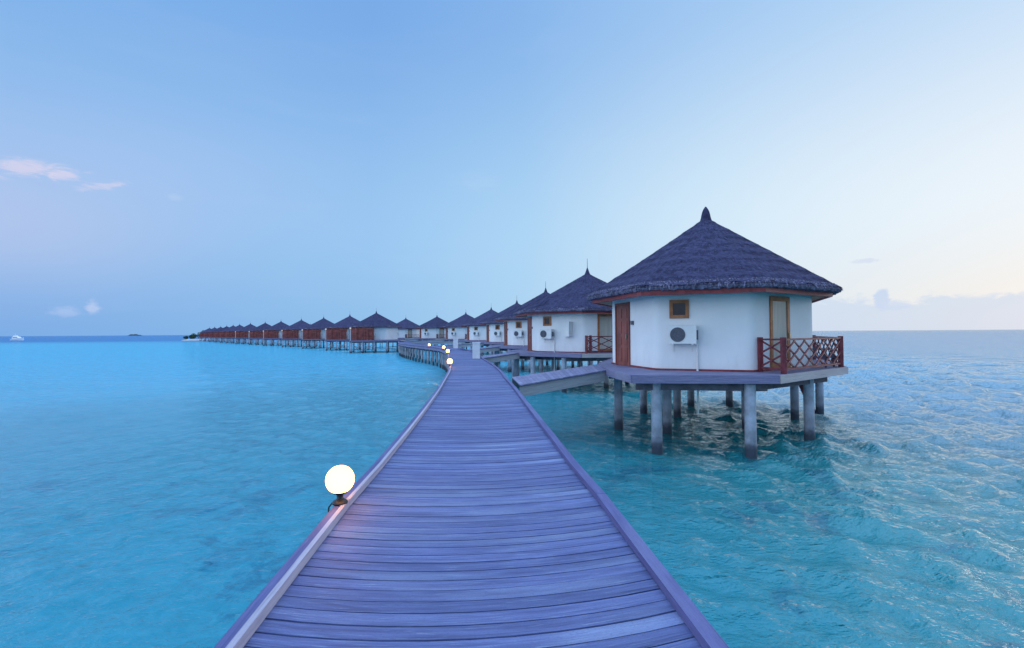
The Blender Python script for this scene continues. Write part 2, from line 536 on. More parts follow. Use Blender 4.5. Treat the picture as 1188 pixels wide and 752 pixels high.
# longer waves out on the open water, beyond the lee of the first villas
wfar = np.clip((np.hypot(XX, YY) - 16) / 30, 0, 1)
for k in range(44):
    lam = math.exp(rng.uniform(math.log(1.5), math.log(5.5)))
    th = math.pi + .75 + rng.normal(0, .5)
    kx, ky = 2 * math.pi / lam * math.cos(th), 2 * math.pi / lam * math.sin(th)
    fade = np.clip(1.25 - SP * 3.4 / lam, 0, 1) * wfar
    q_ = kx * XX + ky * YY + rng.uniform(0, 6.28) + .5 * np.sin(.07 * XX + .05 * YY + k)
    H += .0060 * lam ** .9 * fade * (np.sin(q_) - .25 * np.cos(2 * q_))
H *= amp_field
H += .25 * np.clip(H, 0, .12) ** 2 / .05 * expo          # sharper crests on the open side
nx, ny = len(gx), len(gy)
verts = np.stack([XX, YY, H + WATER], -1).reshape(-1, 3)
ii = np.arange(nx * ny).reshape(ny, nx)
quads = np.stack([ii[:-1, :-1], ii[:-1, 1:], ii[1:, 1:], ii[1:, :-1]], -1).reshape(-1, 4)
me = bpy.data.meshes.new('sea')
me.vertices.add(len(verts)); me.vertices.foreach_set('co', verts.astype('f').ravel())
me.loops.add(quads.size); me.loops.foreach_set('vertex_index', quads.astype('i').ravel())
me.polygons.add(len(quads))
me.polygons.foreach_set('loop_start', np.arange(0, quads.size, 4, dtype='i'))
me.polygons.foreach_set('loop_total', np.full(len(quads), 4, dtype='i'))
me.update(calc_edges=True)
me.polygons.foreach_set('use_smooth', [True] * len(quads))
sea = bpy.data.objects.new('sea', me)
col.objects.link(sea)
tag(sea, 'turquoise lagoon water stretching to the horizon on both sides of the boardwalk', 'sea', kind='structure')
m = bpy.data.materials.new('sea_water')
m.use_nodes = True
g = NT(m.node_tree)
pos = g.n('ShaderNodeNewGeometry').outputs['Position']
sp = g.n('ShaderNodeSeparateXYZ')
g.link(pos, sp.inputs[0])
px, py, pz = sp.outputs
big = g.noise(g.mapping(pos, scale=(1, .45, 1)), .03, 3, .5)
yy = g.math('ADD', py, g.math('MULTIPLY', g.math('SUBTRACT', big, .5), 60))
deep = g.smooth(g.math('ADD', yy, g.math('MULTIPLY', g.math('MAXIMUM', px, -60), 1.1)), 110, 240)
side = g.smooth(px, -3, 9)
body = g.mix(side, (.040, .43, .545), (.042, .50, .51))
body = g.mix(g.smooth(yy, 6, 50), body, g.mix(side, (.085, .42, .60), (.06, .36, .50)))
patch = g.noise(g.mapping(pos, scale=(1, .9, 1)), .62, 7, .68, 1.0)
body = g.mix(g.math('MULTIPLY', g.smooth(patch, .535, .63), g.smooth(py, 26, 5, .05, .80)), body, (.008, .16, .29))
light_mottle = g.noise(g.mapping(pos, scale=(1, 1.4, 1), rot=(0, 0, .4)), 2.1, 5, .65, 1.2)  # mottling of refracted light, painted into the water body colour
body = g.mix(g.smooth(light_mottle, .32, .68, .0, .50), body, g.mix(side, (.12, .62, .76), (.09, .56, .58)))
body = g.mix(deep, body, g.mix(side, (.04, .22, .46), (.07, .27, .47)))
body = g.mix(g.smooth(px, 5, 18, 0, .75), body, (.022, .27, .41))
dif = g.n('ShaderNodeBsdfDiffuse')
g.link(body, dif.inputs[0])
tr = g.n('ShaderNodeBsdfTransparent')
g.link(g.mix(side, (.14, .76, .92), (.12, .78, .84)), tr.inputs[0])
under = g.n('ShaderNodeMixShader')
g.put(under.inputs[0], g.smooth(yy, 4, 45, .52, .0))
g.link(dif.outputs[0], under.inputs[1])
g.link(tr.outputs[0], under.inputs[2])
# small ripples
n1 = g.noise(g.mapping(pos, scale=(1, 1.5, 1), rot=(0, 0, .5)), 2.6, 4, .6, .3)
n2 = g.noise(g.mapping(pos, scale=(1, 1.7, 1), rot=(0, 0, .3)), 9.0, 3, .6, .2)
n3 = g.noise(g.mapping(pos, scale=(1, 1.6, 1), rot=(0, 0, .2)), .55, 4, .6, .3)
n4 = g.noise(g.mapping(pos, scale=(.6, 1.2, 1), rot=(0, 0, .15)), .11, 4, .65, .3)
dist = g.math('SQRT', g.math('ADD', g.math('MULTIPLY', px, px), g.math('MULTIPLY', py, py)))
amp = g.math('MULTIPLY_ADD', side, .55, .62)
hgt = g.math('ADD', g.math('MULTIPLY', n1, .11), g.math('ADD', g.math('MULTIPLY', n2, .034),
             g.math('ADD', g.math('MULTIPLY', n3, g.smooth(dist, 22, 60, .0, .9)), g.math('MULTIPLY', n4, g.smooth(dist, 30, 120, .0, 1.3)))))
nrm = g.bump(g.math('MULTIPLY', hgt, amp), .9, 1.0)
fr = g.n('ShaderNodeFresnel')
g.put(fr.inputs[0], g.math('MULTIPLY_ADD', side, .42, 1.333))
g.link(nrm, fr.inputs['Normal'])
gl = g.n('ShaderNodeBsdfGlossy')
gl.inputs['Roughness'].default_value = .05
g.link(nrm, gl.inputs['Normal'])
g.link(nrm, dif.inputs['Normal'])
fin = g.n('ShaderNodeMixShader')
g.put(fin.inputs[0], g.math('MULTIPLY_ADD', fr.outputs[0], g.math('ADD', g.smooth(dist, 10, 120, .95, .60), g.math('MULTIPLY', side, .35), clamp=True),
      g.math('MULTIPLY', g.smooth(px, 4, 14), g.smooth(dist, 6, 34, .07, .24))))
g.link(under.outputs[0], fin.inputs[1])
g.link(gl.outputs[0], fin.inputs[2])
o = g.n('ShaderNodeOutputMaterial')
g.link(fin.outputs[0], o.inputs[0])
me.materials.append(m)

# seabed
b = MB()
N = 60
for j in range(N + 1):
    for i in range(N + 1):
        x, y = -60 + 120 * i / N, -20 + 150 * j / N
        b.v.append((x, y, -3.55 + .12 * math.sin(x * .7) * math.sin(y * .5 + 1)))
for j in range(N):
    for i in range(N):
        k = j * (N + 1) + i
        b.face((k, k + 1, k + N + 2, k + N + 1))
m = bpy.data.materials.new('lagoon_sand')
m.use_nodes = True
g = NT(m.node_tree)
pos = g.n('ShaderNodeNewGeometry').outputs['Position']
c = g.mix(g.smooth(g.noise(pos, 1.1, 6, .65, .8), .58, .68), (.70, .70, .66), (.06, .07, .06))
c = g.mix(g.math('MULTIPLY', g.smooth(g.noise(pos, 6, 4, .6), .45, .7), .4), c, (.30, .30, .26))
bs = g.n('ShaderNodeBsdfDiffuse')
g.link(c, bs.inputs[0])
o = g.n('ShaderNodeOutputMaterial')
g.link(bs.outputs[0], o.inputs[0])
tag(b.build('seabed', m, smooth=True), 'pale sand seabed with dark coral patches under the lagoon', 'seabed', kind='structure')

# ================================================================== BOARDWALK
walk = empty('boardwalk', (0, 0, 0))
tag(walk, 'long weathered plank boardwalk on posts curving away to the left', 'boardwalk', kind='structure')
b = MB()
PW, GAP, TH = .106, .010, .035
sv = .3
s_end = ARC[-1] - .5
BOW = .15
while sv < s_end:
    y0 = float(np.interp(sv, ARC_np, LY))
    wdt = PW * random.uniform(.93, 1.05)
    segs = 10 if -1 < y0 < 14 else (4 if y0 < 45 else 1)
    tint = min(1, max(0, random.gauss(.48, .24)))
    hw = half(y0) - .02
    dzp = random.uniform(-.0025, .0025)
    skew = random.uniform(-.004, .004)
    uo, vo = random.uniform(0, 60), random.uniform(0, 60)
    base = len(b.v)
    p, t, rt = at_arc(sv)
    for k in range(segs + 1):
        f = -1 + 2 * k / segs
        bow = BOW * f * f if segs > 1 else 0
        q0 = p + rt * (f * hw) + t * (bow + skew * f)
        q1 = q0 + t * wdt
        if y0 > 40:
            pB, tB, rB = at_arc(sv + wdt)
            q1 = pB + rB * (f * hw)
        for q, z in ((q0, -TH), (q1, -TH), (q1, dzp), (q0, dzp)):
            b.v.append((q.x, q.y, z))
    for k in range(segs):
        a0, a1 = base + 4 * k, base + 4 * (k + 1)
        u0, u1 = uo + 2 * hw * k / segs, uo + 2 * hw * (k + 1) / segs
        b.face((a0 + 3, a1 + 3, a1 + 2, a0 + 2), tint, [(u0, vo), (u1, vo), (u1, vo + wdt), (u0, vo + wdt)])
        b.face((a0 + 0, a1 + 0, a1 + 3, a0 + 3), tint, [(u0, vo), (u1, vo), (u1, vo + TH), (u0, vo + TH)])
        b.face((a0 + 2, a1 + 2, a1 + 1, a0 + 1), tint, [(u0, vo), (u1, vo), (u1, vo + TH), (u0, vo + TH)])
        b.face((a0 + 1, a1 + 1, a1 + 0, a0 + 0), tint, [(u0, vo), (u1, vo), (u1, vo + wdt), (u0, vo + wdt)])
    for a0 in (base, base + 4 * segs):
        b.face((a0, a0 + 1, a0 + 2, a0 + 3) if a0 != base else (a0 + 3, a0 + 2, a0 + 1, a0), tint)
    sv += wdt + GAP
b.build('plank_deck', M['plank'], walk)
def strip_along(mb, off0, off1, z0, z1, s0, s1, piece, tint_rng=(.35, .65), gap=.006, inward=False):
    s_ = s0
    while s_ < s1:
        e = min(s_ + piece, s1)
        n = 6 if piece > 2 else 2
        tn = random.uniform(*tint_rng)
        uo = random.uniform(0, 50)
        base = len(mb.v)
        for k in range(n + 1):
            ss = s_ + (e - gap - s_) * k / n
            p, t, rt = at_arc(ss)
            yv = p.y
            hw = half(yv)
            sg = -1 if inward or off0 + off1 < 0 else 1
            for of, z in ((off0, z0), (off1, z0), (off1, z1), (off0, z1)):
                q = p + rt * (sg * hw + of)
                mb.v.append((q.x, q.y, z))
        L = (e - s_) / n
        for k in range(n):
            a0, a1 = base + 4 * k, base + 4 * (k + 1)
            for i in range(4):
                j = (i + 1) % 4
                mb.face((a0 + i, a0 + j, a1 + j, a1 + i), tn, [(uo + L * k, i * .3), (uo + L * k, i * .3 + .1), (uo + L * (k + 1), i * .3 + .1), (uo + L * (k + 1), i * .3)])
        mb.face((base + 3, base + 2, base + 1, base), tn)
        mb.face(tuple(base + 4 * n + i for i in range(4)), tn)
        s_ = e
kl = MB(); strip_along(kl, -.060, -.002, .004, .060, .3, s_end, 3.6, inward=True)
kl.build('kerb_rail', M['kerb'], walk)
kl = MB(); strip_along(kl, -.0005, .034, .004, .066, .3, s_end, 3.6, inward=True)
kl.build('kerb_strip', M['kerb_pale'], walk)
kr = MB(); strip_along(kr, -.025, .06, .004, .056, .3, s_end, 3.6)
kr.build('kerb_rail', M['kerb'], walk)
for lo_, hi_ in ((-.05, -.01), (.01, .05)):
    mb = MB(); strip_along(mb, lo_, hi_, -.27, -.04, .3, s_end, 4.0, (.2, .4))
    mb.build('side_board', M['deck'], walk)
mb = MB()
s_ = arc_of_y(15.0)
n_post = 0
while n_post < 98:
    p, t, rt = at_arc(s_)
    hw = half(p.y)
    for sg in (-1, 1):
        q = p + rt * sg * (hw - .16)
        pm = MB(); pm.tube((0, 0, -3.7), (0, 0, -.27), .095, .085, 10)
        pm.build('post', M['jetty_post'], walk, True, (q.x, q.y, 0))
        n_post += 1
    mb.bar(p - rt * (hw - .06) + Vector((0, 0, -.36)), p + rt * (hw - .06) + Vector((0, 0, -.36)), .12, .18, .4)
    s_ += 1.75
mb.build('cross_beam', M['beam'], walk)

# ================================================================== VILLAS
def round_poly(P, r=.18, n=4):
    out = []
    N_ = len(P)
    for i in range(N_):
        a, b_, c = P[i - 1], P[i], P[(i + 1) % N_]
        d0 = (a - b_).normalized(); d1 = (c - b_).normalized()
        p0 = b_ + d0 * r; p1 = b_ + d1 * r
        for k in range(n + 1):
            t_ = k / n
            out.append(p0 * (1 - t_) ** 2 + b_ * 2 * t_ * (1 - t_) + p1 * t_ * t_)
    return out
def frame_of(P, i):
    a, b_ = Vector(P[i]), Vector(P[(i + 1) % len(P)])
    t = (b_ - a).normalized()
    return (a, t, Vector((t.y, -t.x, 0))), (b_ - a).length

def roof_point(E, a, f, zt, ze):
    """a: corner parameter 0..8, f: 0 at the eave, 1 at the tip"""
    i = int(a) % 8
    fr_ = a - int(a)
    p = Vector(E[i]).lerp(Vector(E[(i + 1) % 8]), fr_)
    r = p.length
    rr = p * (1 - f)
    # the ridges soften towards the top
    rad = rr.length
    mean = np.mean([Vector(e).length for e in E]) * .975 * (1 - f)
    k = .15 + .55 * f
    if rad > 1e-6:
        rr = rr * ((1 - k) + k * mean / rad)
    z = ze + (zt - ze) * f
    z += -.16 * math.sin(math.pi * f) * .35
    return Vector((rr.x, rr.y, z))

def build_roof(root, E, n_strand, near, rod):
    Z = -WATER            # local z of world zero
    zb, zt = 2.62, (5.86 if near else 5.38)
    m_ = MB()
    na, nf = (128, 34) if near else (48, 12)
    rnd = random.Random(3)
    for j in range(nf + 1):
        f = .985 * j / nf
        for k in range(na):
            p = roof_point(E, 8 * k / na, f, zt, zb + .20)
            q = p * 1.0
            d = rnd.uniform(-.012, .012) if near else rnd.uniform(-.02, .02)
            # the thatch lies in shallow courses
            d += .022 * (1 - (j % 4) / 3) if near else 0
            if j == 0:
                d += rnd.uniform(-.03, .03)
            m_.v.append((q.x, q.y, q.z + Z + d))
    for j in range(nf):
        for k in range(na):
            kk = (k + 1) % na
            m_.face((j * na + k, j * na + kk, (j + 1) * na + kk, (j + 1) * na + k), rnd.gauss(.5, .08))
    m_.face([nf * na + k for k in range(na)])
    # strands laid on the slope
    for _ in range(n_strand):
        f = 1 - math.sqrt(rnd.uniform(0.0004, .985))
        a = rnd.uniform(0, 8)
        p = roof_point(E, a, f, zt, zb + .20)
        q = roof_point(E, a + rnd.uniform(-.03, .03), max(f - rnd.uniform(.03, .07), -.008), zt, zb + .20)
        sd = Vector((-p.y, p.x, 0)).normalized() * rnd.uniform(.006, .018) * (1 if near else 2.4)
        up0, up1 = rnd.uniform(.0, .010), rnd.uniform(.006, .022)
        bb = len(m_.v)
        m_.v += [tuple(p - sd + Vector((0, 0, Z + up0))), tuple(p + sd + Vector((0, 0, Z + up0))),
                 tuple(q + sd * .6 + Vector((0, 0, Z + up1))), tuple(q - sd * .6 + Vector((0, 0, Z + up1)))]
        m_.face((bb, bb + 1, bb + 2, bb + 3)[::-1], min(1, max(0, rnd.gauss(.5, .28))))
    rf = m_.build('roof', M['thatch'], root)
    # cut edge: a scruffy pale rim
    m_ = MB()
    nr = 8 * (60 if near else 10)
    for k in range(nr):
        a = 8 * k / nr
        p = roof_point(E, a, 0, zt, zb + .20)
        m_.v.append((p.x * .985, p.y * .985, Z + zb + .235 + rnd.uniform(-.01, .015)))
        m_.v.append((p.x * 1.004, p.y * 1.004, Z + zb + .155 + rnd.uniform(-.02, .02)))
        m_.v.append((p.x * .995, p.y * .995, Z + zb + .085 + rnd.uniform(-.03, .02)))
        m_.v.append((p.x * .95, p.y * .95, Z + zb + .06))
    for k in range(nr):
        kk = (k + 1) % nr
        for i in range(3):
            m_.face((4 * k + i + 1, 4 * kk + i + 1, 4 * kk + i, 4 * k + i), rnd.uniform(.2, .8))
    for _ in range(n_strand // 6):
        a = rnd.uniform(0, 8)
        p = roof_point(E, a, rnd.uniform(-.004, .05), zt, zb + .20)
        ln = rnd.uniform(.07, .17)
        o_ = Vector((p.x, p.y, 0)).normalized()
        sd = Vector((-o_.y, o_.x, 0)) * rnd.uniform(.008, .022) * (1 if near else 2)
        q = p + o_ * ln * .35 + Vector((sd.x * rnd.uniform(-2, 2), sd.y * rnd.uniform(-2, 2), -ln * .8))
        bb = len(m_.v)
        up = Vector((0, 0, Z + .03))
        m_.v += [tuple(p - sd + up), tuple(p + sd + up), tuple(q + sd * .5 + up), tuple(q - sd * .5 + up)]
        m_.face((bb + 3, bb + 2, bb + 1, bb), rnd.uniform(0, 1))
    m_.build('thatch_rim', M['thatch_rim'], rf)
    # fascia board and soffit
    inner = [Vector(e) * .945 for e in E]
    outer = [Vector(e) * .966 for e in E]
    m_ = MB()
    for i in range(8):
        j = (i + 1) % 8
        z0, z1 = Z + 2.56, Z + 2.70
        m_.hexa([(*outer[i].xy, z0), (*outer[j].xy, z0), (*inner[j].xy, z0), (*inner[i].xy, z0),
                 (*outer[i].xy, z1), (*outer[j].xy, z1), (*inner[j].xy, z1), (*inner[i].xy, z1)])
    m_.build('eave_board', M['trim'], rf)
    m_ = MB()
    for e in inner:
        m_.v.append((e.x * .995, e.y * .995, Z + 2.60))
    for e in inner:
        m_.v.append((e.x * .70, e.y * .70, Z + 3.05))
    for i in range(8):
        j = (i + 1) % 8
        m_.face((i, 8 + i, 8 + j, j))
    m_.face([15 - i for i in range(8)][::-1])
    m_.build('soffit', M['soffit'], rf)
    # finial
    m_ = MB()
    prof = [(.30, -.26), (.22, -.13), (.18, .0), (.158, .12), (.128, .24), (.085, .34), (.03, .42), (.008, .44)] if near else \
           [(.33, -.30), (.24, -.17), (.16, -.04), (.11, .1), (.07, .22), (.03, .33), (.008, .38)]
    m_.lathe([(r, z + zt + Z) for r, z in prof], (0, 0, 0), 14)
    fn = m_.build('finial', M['thatch'], rf, True)
    if rod:
        m_ = MB(); m_.tube((0, 0, Z + zt + .3), (0, 0, Z + zt + .95), .020, .012, 6)
        m_.build('rod', M['metal'], rf)
    return rf

def lattice(mb, a, b_, z0, z1, n, th=.032):
    a, b_ = Vector(a), Vector(b_)
    H_ = z1 - z0
    for k in range(n):
        p, q = a.lerp(b_, k / n), a.lerp(b_, (k + 1) / n)
        side_ = (q - p).normalized().cross(Vector((0, 0, 1))) * th * .5
        mb.bar(p + Vector((0, 0, z0)) + side_, q + Vector((0, 0, z1)) + side_, th, .05, .5)
        mb.bar(p + Vector((0, 0, z1)) - side_, q + Vector((0, 0, z0)) - side_, th, .05, .5)
    return mb

def build_railing(root, pts, fine):
    Z = -WATER + FLOOR
    r_ = MB()
    for a, b_ in zip(pts, pts[1:]):
        a, b_ = Vector((a[0], a[1], 0)), Vector((b_[0], b_[1], 0))
        L = (b_ - a).length
        up = Vector((0, 0, 1))
        r_.bar(a + up * (Z + .94), b_ + up * (Z + .94), .09, .05)
        r_.bar(a + up * (Z + .12), b_ + up * (Z + .12), .05, .06)
        nn = max(1, round(L / .62)) if fine else max(1, round(L / .9))
        # two rows of crossing bars staggered make the diamond lattice
        for k in range(-1, nn):
            for dirn in (1, -1):
                f0, f1 = k / nn, (k + 2) / nn
                c0, c1 = max(0, f0), min(1, f1)
                za, zb_ = (.15, .91) if dirn > 0 else (.91, .15)
                w0, w1 = (c0 - f0) / (f1 - f0), (c1 - f0) / (f1 - f0)
                A = a.lerp(b_, c0) + up * (Z + za + (zb_ - za) * w0)
                B = a.lerp(b_, c1) + up * (Z + za + (zb_ - za) * w1)
                sd = (b_ - a).normalized().cross(up) * .016 * dirn
                r_.bar(A + sd, B + sd, .028, .045)
    rl = r_.build('railing', M['rail'], root)
    for p in pts:
        pm = MB(); pm.box((p[0] - .055, p[1] - .055, Z + .004), (p[0] + .055, p[1] + .055, Z + 1.0))
        pm.build('post', M['rail'], rl)
    return rl

def build_ac(root, fr_, u0, z0):
    wd, ht, dp = .78, .54, .30
    m_ = MB(); m_.fbox(fr_, u0, u0 + wd, z0, z0 + ht, .10, .10 + dp)
    m_.fbox(fr_, u0 + .01, u0 + wd - .01, z0 + ht, z0 + ht + .02, .09, .11 + dp)
    ac = m_.build('air_conditioner', M['plastic'], root)
    o_, t, n = fr_
    cpt = o_ + t * (u0 + .26) + n * (.10 + dp) + Vector((0, 0, z0 + ht / 2))
    m_ = MB()
    prof = [(.215, 0), (.215, .016), (.20, .016)]
    for q in range(7):
        r0 = .20 - q * .026
        prof += [(r0 - .002, .006), (r0 - .020, .006), (r0 - .022, .013), (r0 - .027, .013)]
    K = 28
    for r_, h_ in prof:
        for k in range(K):
            a_ = 2 * math.pi * k / K
            m_.v.append(tuple(cpt + n * h_ + t * r_ * math.cos(a_) + Vector((0, 0, r_ * math.sin(a_)))))
    for q in range(len(prof) - 1):
        for k in range(K):
            kk = (k + 1) % K
            m_.face((q * K + kk, q * K + k, (q + 1) * K + k, (q + 1) * K + kk))
    m_.face([(len(prof) - 1) * K + k for k in reversed(range(K))])
    m_.build('fan_grille', M['grille'], ac)
    for uu in (u0 + .12, u0 + wd - .12):
        m_ = MB()
        m_.fbox(fr_, uu - .02, uu + .02, z0 - .035, z0 - .003, -.01, .42)
        m_.fbox(fr_, uu - .02, uu + .02, z0 - .25, z0 - .034, -.01, .02)
        m_.build('bracket', M['plastic'], ac)
    m_ = MB(); m_.fbox(fr_, u0 + wd, u0 + wd + .05, z0 + .12, z0 + .40, .18, .30)
    m_.build('valve_cover', M['grille'], ac)
    m_ = MB()
    P = lambda u, z, d: o_ + t * u + n * d + Vector((0, 0, z))
    m_.tube(P(u0 + wd + .02, z0 - .05, .05), P(u0 + wd + .02, -.95 - WATER, .05), .03, .03, 8)
    m_.tube(P(u0 + wd + .02, z0 - .05, .05), P(u0 + wd - .1, z0 + .02, .2), .03, .03, 8)
    m_.build('drain_pipe', M['plastic'], root, True)
    return ac

def build_villa(root, W, E, D, rail, stilts, near=False, rod=True, plain=False, screen=False, shutter=False, n_strand=1500, beams=()):
    """all in local coordinates, local z = 0 at the water"""
    Z = -WATER
    F = Z + FLOOR
    W = [Vector((p[0], p[1], 0)) for p in W]
    D = [Vector((p[0], p[1], 0)) for p in D]
    E = [Vector((p[0], p[1], 0)) for p in E]
    m_ = MB(); m_.prism(round_poly(W, .22 if near else .15, 6 if near else 2), F, Z + 2.95)
    wall = m_.build('wall', M['stucco'], root, True)
    m_ = MB(); m_.prism([p * 1.006 for p in W], F + .002, F + .055)
    m_.build('base_trim', M['trim'], wall)
    build_roof(root, E, n_strand, near, rod)
    # platform: boards and edge boards
    m_ = MB(); m_.prism(D, F - .05, F - .001, .55)
    dk = m_.build('deck', M['deck'], root)
    edge_main, edge_balc = MB(), MB()
    nD = len(D)
    for i in range(nD):
        a, b_ = D[i], D[(i + 1) % nD]
        t = (b_ - a).normalized()
        n = Vector((t.y, -t.x, 0))
        fr_ = (a, t, n)
        tgt = edge_balc if i in (2, 3) else edge_main
        tgt.fbox(fr_, 0, (b_ - a).length, F - .21, F + .012, .003, .045, random.uniform(.4, .6))
    edge_main.build('edge_board', M['deck'], dk)
    eb = edge_balc.build('edge_board', M['pale_wood'], dk)
    m_ = MB()
    for bm in beams:
        m_.bar((*bm[0], F - .33), (*bm[1], F - .33), .18, .24)
    m_.build('joist', M['beam'], root)
    for x, y in stilts:
        pm = MB()
        pm.tube((0, 0, -1.8), (0, 0, F - .25), .155, .145, 16 if near else 8)
        pm.build('stilt', M['stilt'], root, True, (x, y, 0))
    # window and air conditioner on the front face, door on the left face, glass door on the right face
    frB, LB = frame_of(W, 1)
    m_ = MB()
    u0, u1, z0, z1 = .42, .98, F + 1.58, F + 2.14
    for q in ((u0, u1, z0, z0 + .10), (u0, u1, z1 - .10, z1), (u0, u0 + .10, z0 + .10, z1 - .10), (u1 - .10, u1, z0 + .10, z1 - .10)):
        m_.fbox(frB, *q, -.03, .05)
    wn = m_.build('window', M['frame'], root)
    m_ = MB(); m_.fbox(frB, u0 + .098, u1 - .098, z0 + .098, z1 - .098, -.02, .012)
    m_.build('pane', M['dark_pane'], wn)
    build_ac(root, frB, .40, F + .82)
    frA, LA = frame_of(W, 0)
    d0 = .48; d1 = 1.42
    m_ = MB()
    m_.fbox(frA, d0, d1, F + .02, F + 2.12, -.03, .03)
    dr = m_.build('door', M['door'], root)
    m_ = MB()
    for q in ((d0 - .07, d0, F, F + 2.2), (d1, d1 + .07, F, F + 2.2), (d0, d1, F + 2.122, F + 2.2)):
        m_.fbox(frA, *q, -.03, .055)
    m_.build('door_frame', M['door'], dr)
    m_ = MB()
    for (uu0, uu1) in ((d0 + .1, d0 + .42), (d0 + .52, d0 + .84)):
        for zz in ((.15, .62), (.74, 1.0), (1.12, 1.55), (1.66, 2.0)):
            m_.fbox(frA, uu0, uu1, F + zz[0], F + zz[1], .028, .045)
    m_.build('door_panel', M['door'], dr)
    m_ = MB(); m_.fbox(frA, d1 - .12, d1 - .08, F + .95, F + 1.1, .031, .08)
    m_.build('handle', M['brass'], dr)
    m_ = MB(); m_.fbox(frA, d1 + .22, d1 + .34, F + 1.42, F + 1.55, .0, .07)
    m_.build('wall_lamp', M['grille'], root)
    frC, LC = frame_of(W, 2)
    c0, c1 = (.84, 1.86)
    if not plain:
        m_ = MB()
        for q in ((c0, c0 + .11, F, F + 2.22), (c1 - .13, c1, F, F + 2.22), (c0 + .11, c1 - .13, F + 2.08, F + 2.22), (c0 + .11, c1 - .13, F + .03, F + .22)):
            m_.fbox(frC, *q, -.03, .05)
        gd = m_.build('glass_door', M['frame'], root)
        m_ = MB(); m_.fbox(frC, c0 + .10, c1 - .12, F + .21, F + 2.09, -.02, .015)
        m_.build('pane', M['curtain_pane'], gd)
        m_ = MB(); m_.fbox(frC, c1 - .10, c1 - .05, F + .95, F + 1.12, .051, .10)
        m_.build('handle', M['brass'], gd)
    if rail:
        build_railing(root, rail, near)
    if shutter:
        m_ = MB(); m_.fbox(frB, 1.86, 1.92, F + .95, F + 1.75, .0, .50)
        m_.fbox(frB, 1.60, 1.86, F + .93, F + .97, .0, .35)
        m_.build('shutter', M['plastic'], root)
    if screen:
        y_ = -5.05
        m_ = MB()
        x = -4.7
        while x < -.75:
            m_.box((x, y_ - .02, F - .02), (x + .145, y_ + .02, F + 2.12), random.random())
            x += .15
        yv = y_ + .03
        while yv < -1.2:
            m_.box((-4.74, yv, F - .02), (-4.70, yv + .145, F + 2.12), random.random())
            yv += .15
        m_.box((-4.7, y_ - .05, F + 2.04), (-.75, y_ - .021, F + 2.13), .6)
        m_.build('screen', M['screen'], root)

# hut 1 : traced platform, a slightly oblong octagon
C1 = Vector((7.48, 18.49))
def loc1(L):
    return [(x - C1.x, y - C1.y) for x, y in L]
W1 = loc1([(3.70, 17.95), (4.42, 14.89), (6.95, 13.94), (9.76, 15.65), (11.26, 19.03), (10.54, 22.09), (8.03, 23.05), (5.20, 21.33)])
E1 = loc1([(2.83, 17.85), (3.66, 14.0), (6.85, 12.85), (10.14, 14.98), (11.98, 19.16), (11.26, 22.94), (8.16, 24.11), (4.66, 22.0)])
D1 = loc1([(3.02, 15.5), (3.25, 13.1), (7.02, 12.73), (10.72, 15.5), (12.75, 20.2), (11.3, 23.4), (8.1, 24.3), (4.7, 22.2), (3.35, 18.5)])
# (edges 2 and 3 of the platform carry the balcony)
rail1 = loc1([(7.18, 13.98), (7.42, 13.22), (10.62, 15.62), (12.3, 19.7)])
st1 = loc1([(4.05, 13.62), (6.42, 13.08), (3.72, 17.0), (5.2, 16.3), (5.5, 20.3), (6.6, 19.4), (8.0, 21.7), (9.9, 22.1), (10.9, 18.7), (9.15, 14.95),
            (12.5, 19.7), (8.2, 17.0)])
bm1 = [tuple(loc1([a, b_])) for a, b_ in (((3.5, 13.7), (6.9, 13.15)), ((3.4, 17.0), (9.2, 15.2)), ((6.5, 13.2), (10.0, 15.5)), ((5.0, 20.4), (12.3, 19.6)),
                                          ((5.2, 16.2), (6.7, 22.5)), ((9.2, 15.2), (9.9, 22.5)))]
VG = 'thatched villas on stilts along the boardwalk'
h1 = empty('water_villa', (C1.x, C1.y, WATER))
tag(h1, 'nearest and largest white octagonal villa on stilts, dark thatch roof, red lattice balcony', 'villa', VG)
build_villa(h1, W1, E1, D1, rail1, st1, near=True, rod=False, n_strand=26000, beams=bm1)
# stair down to the water at the back of the balcony
m_ = MB()
for k in (0, .55):
    m_.bar((4.25 + k * .5, 1.9 + k, 2.1), (5.1 + k * .5, 1.4 + k, -.4), .05, .16)
for k in range(8):
    f = k / 8
    x, y, z = 4.25 + .85 * f, 1.9 - .5 * f, 2.05 - 2.4 * f
    m_.bar((x, y, z), (x + .275, y + .55, z), .2, .035)
m_.build('stair', M['rail'], h1)

# lounge chair on the balcony of hut 1
ch = empty('lounge_chair', (9.85, 15.75, FLOOR + .012), R(35))
tag(ch, 'dark woven lounge chair standing on the balcony of the nearest villa', 'chair')
m_ = MB(); m_.box((-.32, -.5, .30), (.32, .45, .36)); m_.build('seat', M['wicker'], ch)
m_ = MB(); m_.bar((0, .43, .34), (0, .80, .95), .62, .05, up=(0, -1, .6)); m_.build('backrest', M['wicker'], ch)
for x in (-.29, .29):
    for y in (-.45, .38):
        m_ = MB(); m_.box((x - .025, y - .025, 0), (x + .025, y + .025, .298)); m_.build('leg', M['wicker'], ch)
    m_ = MB(); m_.bar((x, -.4, .56), (x, .55, .60), .05, .04); m_.bar((x, -.4, .362), (x, -.4, .54), .04, .04); m_.build('armrest', M['wicker'], ch)

